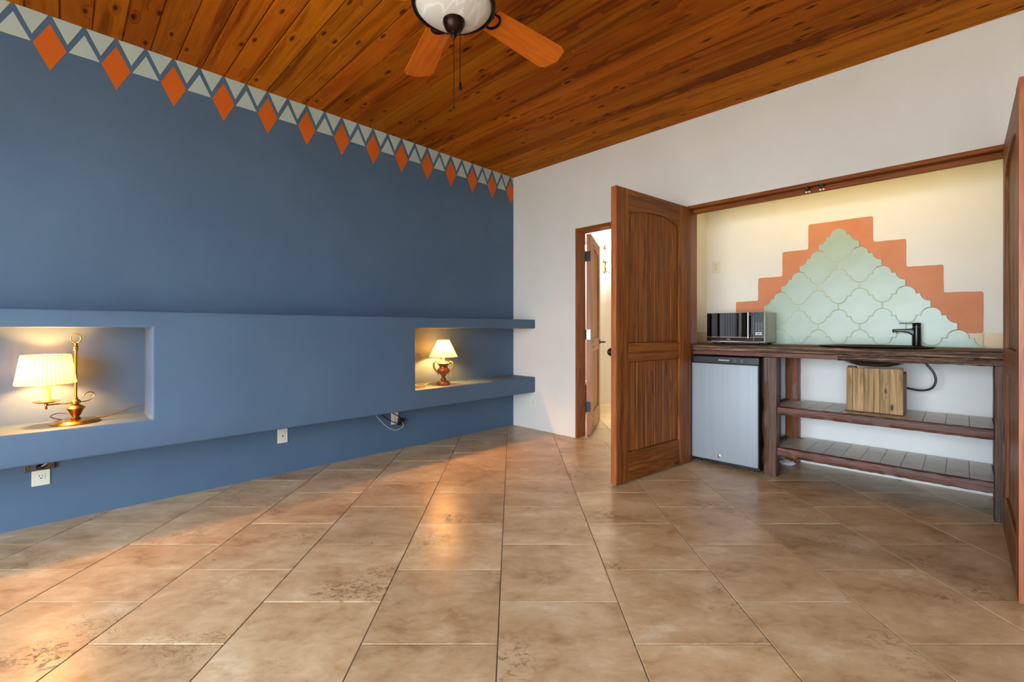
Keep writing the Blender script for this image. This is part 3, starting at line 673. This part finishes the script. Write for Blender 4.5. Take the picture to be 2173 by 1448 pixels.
box('strip_body', (.001, .022, -.062, .058, -.026, .03), 'power_strip_brown', ps, .008, 3)
for (y, z) in ((-.05, -.006), (-.038, 0), (-.043, -.018), (.046, -.004), (.04, -.016)): fin('slot', B((.0215, .0225, y - .0025, y + .0025, z - .004, z + .004)), 'slot_black', ps)
box('lip', (.001, .03, -.045, .03, .024, .03), 'power_strip_brown', ps, .002)
fin('plug', lathe([(.0, 0), (.015, 0), (.014, .02), (.008, .03), (0, .031)], 16), 'black_plastic', ps, loc=(.022, .0, -.005), rot=(0, PI / 2, 0), smooth=True)
fin('cord', tube(spline([(.045, .0, -.003), (.05, .02, .01), (.04, .045, .03), (.03, .07, .066)]), .003), 'cord_grey', ps, smooth=True)
pw = thing('plug_wires', 'black and grey plug wires hanging from under the ledge to the outlet', 'wire', (.0, -1.45, .26))
for pts, m, r_ in (([(.05, -.16, .132), (.055, -.07, .075), (.05, .0, .03), (.03, .025, .0)], 'black_plastic', .004), ([(.04, -.23, .132), (.045, -.13, .04), (.04, -.05, -.01), (.03, .015, -.03)], 'black_plastic', .004), ([(.05, -.27, .132), (.055, -.19, .03), (.05, -.11, -.045), (.045, -.03, -.078), (.035, .04, -.06), (.03, .035, -.02)], 'cord_grey', .003)):
    fin('wire', tube(spline(pts), r_), m, pw, smooth=True)
box('plug', (.008, .045, .0, .05, -.02, .012), 'black_plastic', pw, .004, 2); box('plug', (.008, .04, -.005, .03, -.045, -.024), 'black_plastic', pw, .004, 2)

# ------------------------------------------------------------------ lamps
def bulb(parent, loc, power, colr=(1.0, .43, .11), size=.025, name='bulb_light'):
    l = bpy.data.lights.new(name, 'POINT'); l.energy = power; l.color = colr; l.shadow_soft_size = size
    o = bpy.data.objects.new(name, l); col.objects.link(o); o.parent = parent; o.location = loc; return o
NZ = .552
l1 = thing('candlestick_lamp', 'brass candlestick desk lamp with a side arm and pleated drum shade', 'lamp', (.15, -3.474, NZ))
fin('base', lathe([(.0, 0), (.100, 0), (.101, .005), (.096, .010), (.086, .013), (.082, .017), (.04, .020), (.02, .022)], 40), 'brass', l1, smooth=True)
fin('urn', lathe([(.018, .020), (.022, .026), (.013, .034), (.019, .042), (.028, .062), (.034, .074), (.037, .078), (.040, .080), (.036, .084), (.024, .094), (.012, .098)], 32), 'brass', l1, smooth=True)
fin('collar', lathe([(.012, .098), (.019, .103), (.020, .117), (.014, .123), (.008, .128), (.010, .133), (.0065, .138)], 28), 'brass', l1, smooth=True)
fin('stem', lathe([(.006, .136), (.006, .385), (.009, .388), (.011, .394), (.008, .398), (.011, .405), (.0075, .412), (.008, .424), (.004, .430)], 20), 'brass', l1, smooth=True)
fin('ring', tube([(S2 * .027 * math.cos(a), S2 * .027 * math.cos(a), .452 + .024 * math.sin(a)) for a in [2 * PI * i / 28 for i in range(28)]], .0032, 8, closed=True), 'brass', l1, smooth=True)
fin('arm', tube([(0, .0, .110), (0, -.05, .108), (0, -.108, .107)], .0042, 10), 'brass', l1, smooth=True)
fin('scroll', tube(spline([(0, .015, .110), (0, .045, .113), (0, .068, .128), (0, .072, .148), (0, .055, .160), (0, .035, .152), (0, .030, .140)], 6), .0032, 8), 'brass', l1, smooth=True)
fin('finial', lathe([(.0, .083), (.004, .085), (.006, .092), (.003, .098), (.008, .104), (.008, .112), (.004, .118)], 14, c=(0, -.11, 0)), 'brass', l1, smooth=True)
fin('drip_dish', lathe([(.0, .117), (.03, .118), (.052, .126), (.053, .128), (.03, .122), (.0, .121)], 28, c=(0, -.11, 0)), 'brass', l1, smooth=True)
fin('candle_sleeve', lathe([(.019, .122), (.019, .215), (.017, .217), (.017, .122)], 20, c=(0, -.11, 0), close=False), 'candle_sleeve', l1, smooth=True)
def shade(parent, rb, rt_, z0, z1, c, n=44, mat='pleated_shade'):
    prof = [(rb, z0), (rb * 1.005, z0 + .004)] + [(rb + (rt_ - rb) * i / 6, z0 + (z1 - z0) * i / 6) for i in range(1, 7)]
    sh = fin('lamp_shade', lathe(prof, n * 6, c=c, ripple=(.024, n), close=False), mat, parent, smooth=80)
    fin('shade_trim', tube([(c[0] + rb * math.cos(a), c[1] + rb * math.sin(a), c[2] + z0) for a in [2 * PI * i / 40 for i in range(40)]], .0025, 6, closed=True), mat, sh)
    fin('shade_trim', tube([(c[0] + rt_ * math.cos(a), c[1] + rt_ * math.sin(a), c[2] + z1) for a in [2 * PI * i / 40 for i in range(40)]], .0025, 6, closed=True), mat, sh)
shade(l1, .113, .092, .218, .366, (0, -.11, 0))
bulb(l1, (0, -.11, .285), 18.0)
fin('cord_stub', tube(spline([(-.02, -.03, .05), (-.03, -.07, .055), (-.03, -.095, .04), (-.04, -.06, .02), (-.06, -.02, .008)]), .0025), 'cord_brown', l1, smooth=True)
tag(fin('lamp_cord', tube(spline([(.055, -3.385, NZ + .0035), (.05, -3.35, NZ + .0035), (.045, -3.30, NZ + .018), (.04, -3.22, NZ + .045), (.05, -3.174, NZ + .05)]), .0028), 'cord_brown', smooth=True), 'brown lamp cord running to the side of the niche with the brass lamp', 'cord')
l2 = thing('urn_lamp', 'carved urn table lamp with two handles and a pleated cone shade', 'lamp', (.16, -1.066, NZ))
fin('foot', lathe([(.0, 0), (.055, 0), (.058, .006), (.058, .020), (.052, .030), (.030, .036), (.02, .04)], 36), 'urn_carved', l2, smooth=True)
fin('collar', lathe([(.02, .04), (.024, .043), (.024, .053), (.018, .057)], 24, ripple=(.05, 12)), 'gold_leaf', l2, smooth=True)
fin('urn_body', lathe([(.017, .056), (.018, .075), (.030, .092), (.047, .110), (.054, .130), (.050, .143), (.038, .150), (.036, .162), (.044, .178), (.056, .188)], 60, ripple=(.025, 12)), 'urn_carved', l2, smooth=True)
fin('urn_lid', lathe([(.058, .188), (.058, .193), (.040, .203), (.018, .212), (.012, .216)], 36), 'gold_leaf', l2, smooth=True)
for s in (-1, 1):
    pts = [(s * .045, .188), (s * .066, .205), (s * .086, .193), (s * .088, .165), (s * .078, .138), (s * .062, .115), (s * .046, .098), (s * .05, .088)]
    fin('handle', tube(spline([(p[0] * S2, p[0] * S2, p[1]) for p in pts], 6), .0075, 10, taper=lambda t: .75 + .5 * math.sin(PI * t)), 'gold_leaf', l2, smooth=True)
fin('socket', lathe([(.011, .214), (.011, .27)], 16), 'candle_sleeve', l2, smooth=True)
shade(l2, .124, .052, .252, .405, (0, 0, 0), 34)
bulb(l2, (0, 0, .315), 21.0)
cp = [(.13, -1.12, NZ + .005), (.11, -1.18, NZ + .02), (.14, -1.25, NZ + .005), (.2, -1.30, NZ + .01), (.15, -1.38, NZ + .006), (.09, -1.32, NZ + .012), (.13, -1.24, NZ + .02), (.20, -1.29, NZ + .022), (.22, -1.38, NZ + .006), (.12, -1.44, NZ + .01)]
tag(fin('lamp_cord', tube(spline(cp, 6), .003), 'cord_gold', smooth=True), 'tangled gold coloured cord beside the urn lamp', 'cord')

# ------------------------------------------------------------------ ceiling fan
fwd, rgt = Vector((-S2, S2, 0)), Vector((S2, S2, 0))
hub = CAM + fwd * 1.885 + rgt * -.243; zce = zc(hub.x, hub.y)
fn = thing('ceiling_fan', 'ceiling fan with honey wood blades, bronze fittings and alabaster glass bowl light', 'ceiling fan', (hub.x, hub.y, zce), PI / 4)
def fz(z): return z - zce
fin('canopy', lathe([(.0, 0), (.07, 0), (.072, -.01), (.05, -.05), (.016, -.065), (.0, -.066)], 32), 'bronze', fn, smooth=True)
fin('downrod', lathe([(.012, -.05), (.012, fz(2.60))], 16), 'bronze', fn, smooth=True)
fin('motor_housing', lathe([(.0, fz(2.62)), (.05, fz(2.615)), (.11, fz(2.59)), (.125, fz(2.55)), (.12, fz(2.50)), (.09, fz(2.47)), (.06, fz(2.455)), (.0, fz(2.454))], 40), 'bronze', fn, smooth=True)
fin('light_fitter', lathe([(.055, fz(2.455)), (.06, fz(2.435)), (.11, fz(2.42)), (.15, fz(2.41)), (.0, fz(2.409))], 40), 'bronze', fn, smooth=True)
fin('glass_bowl', lathe([(.160, fz(2.404)), (.156, fz(2.396)), (.146, fz(2.385)), (.128, fz(2.371)), (.098, fz(2.355)), (.06, fz(2.343)), (.0, fz(2.338))], 56, close=False), 'alabaster', fn, smooth=True)
fin('band', lathe([(.150, fz(2.414)), (.171, fz(2.411)), (.175, fz(2.402)), (.171, fz(2.393)), (.162, fz(2.392)), (.158, fz(2.398)), (.157, fz(2.406))], 56, close=False), 'bronze', fn, smooth=True)
for i in range(6):
    a = 2 * PI * i / 6 + .35; fin('clip', B((.160, .176, -.007, .007, fz(2.392), fz(2.414))), 'bronze', fn, .002, 1, rot=(0, 0, a))
fin('finial_cap', lathe([(.046, fz(2.346)), (.046, fz(2.330)), (.038, fz(2.312)), (.030, fz(2.300)), (.014, fz(2.292)), (.011, fz(2.284)), (.012, fz(2.279)), (.007, fz(2.273)), (.004, fz(2.264)), (.0, fz(2.262))], 32), 'bronze', fn, smooth=True)
for (x, y, z0, z1, wr) in ((.0, .0, 2.265, 1.975, .005), (.024, .02, 2.34, 2.063, .0075)):
    ch = fin('pull_chain', tube([(x, y, fz(z0)), (x, y, fz(z1))], .0016, 6), 'dark_bronze_chain', fn)
    fin('chain_pull', lathe([(.002, fz(z1) + (.035 if wr > .006 else .01)), (wr * .7, fz(z1) + (.03 if wr > .006 else .008)), (wr, fz(z1) + .004), (wr * .8, fz(z1)), (.0, fz(z1))], 12, c=(x, y, 0)), 'bronze', ch, smooth=True)
for i in range(5):
    a = math.radians(43.3 + 72 * i)
    bm = bmesh.new(); out = [(.20, -.060), (.20, .060), (.60, .080), (.632, .066), (.655, .0), (.632, -.066), (.60, -.080)]
    bm = prism(out, -.003, .003, 'z')
    bl = fin('blade', bm, 'blade_wood', fn, .001, 1); bl.location = (0, 0, fz(2.442)); bl.rotation_euler = (math.radians(-11), 0, a)
    br = fin('blade_bracket', tube(spline([(.10, 0, .018), (.15, .0, .02), (.185, .03, .004), (.225, .034, -.006), (.245, .0, -.006), (.225, -.034, -.006), (.185, -.03, .004), (.15, .0, .02)], 5), .006, 8), 'bronze', bl, smooth=True)

# ------------------------------------------------------------------ bathroom things
def sconce(loc, lab):
    s = thing('wall_sconce', lab, 'sconce', loc, 0, 'bathroom sconces')
    fin('back_plate', prism([(-.03, -.13), (.03, -.13), (.03, .12), (.045, .15), (.0, .26), (-.045, .15), (-.03, .12)], 0, .012, 'x'), 'urn_wood', s, .003)
    for sd in (-1, 1):
        fin('arm', tube(spline([(.012, 0, -.06), (.05, sd * .02, -.13), (.08, sd * .07, -.15), (.10, sd * .12, -.11), (.10, sd * .125, -.02)], 6), .006, 8), 'iron', s, smooth=True)
        fin('drip_dish', lathe([(.0, -.02), (.035, -.018), (.036, -.012), (.0, -.014)], 20, c=(.10, sd * .125, 0)), 'iron', s, smooth=True)
        fin('candle_sleeve', lathe([(.014, -.014), (.014, .06)], 14, c=(.10, sd * .125, 0)), 'candle_sleeve', s, smooth=True)
        shade(s, .062, .045, .045, .15, (.10, sd * .125, 0), 20, 'sconce_shade')
        bulb(s, (.10, sd * .125, .10), 37.0, (1.0, .95, .86), .02)
    return s
sconce((BX0, 1.86, 1.99), 'iron wall sconce with pleated shades on the cream bathroom wall by the robe hook')
sconce((BX0, 1.12, 1.99), 'iron wall sconce mostly hidden behind the open bathroom door')
hk = thing('robe_hook', 'small dark robe hook on the cream bathroom wall', 'hook', (BX0, 2.05, 1.46))
fin('hook_plate', lathe([(.0, 0), (.018, 0), (.015, .006), (0, .008)], 16), 'iron', hk, rot=(0, PI / 2, 0)); fin('hook', tube(spline([(.005, 0, 0), (.04, 0, -.012), (.055, 0, .01), (.05, 0, .035)]), .005), 'iron', hk, smooth=True)
cb = thing('low_cabinet', 'low dark wooden cabinet with a white top seen through the door gap', 'cabinet', (.06, 1.05, 0))
box('carcass', (-.1, .09, -.2, .2, .05, .36), 'dark_cabinet', cb, .004); box('top', (-.105, .1, -.21, .21, .36, .40), 'porcelain', cb, .006, 2); box('plinth', (-.09, .07, -.18, .18, 0, .05), 'dark_cabinet', cb, .002)
print('tiles', nt, nt2)
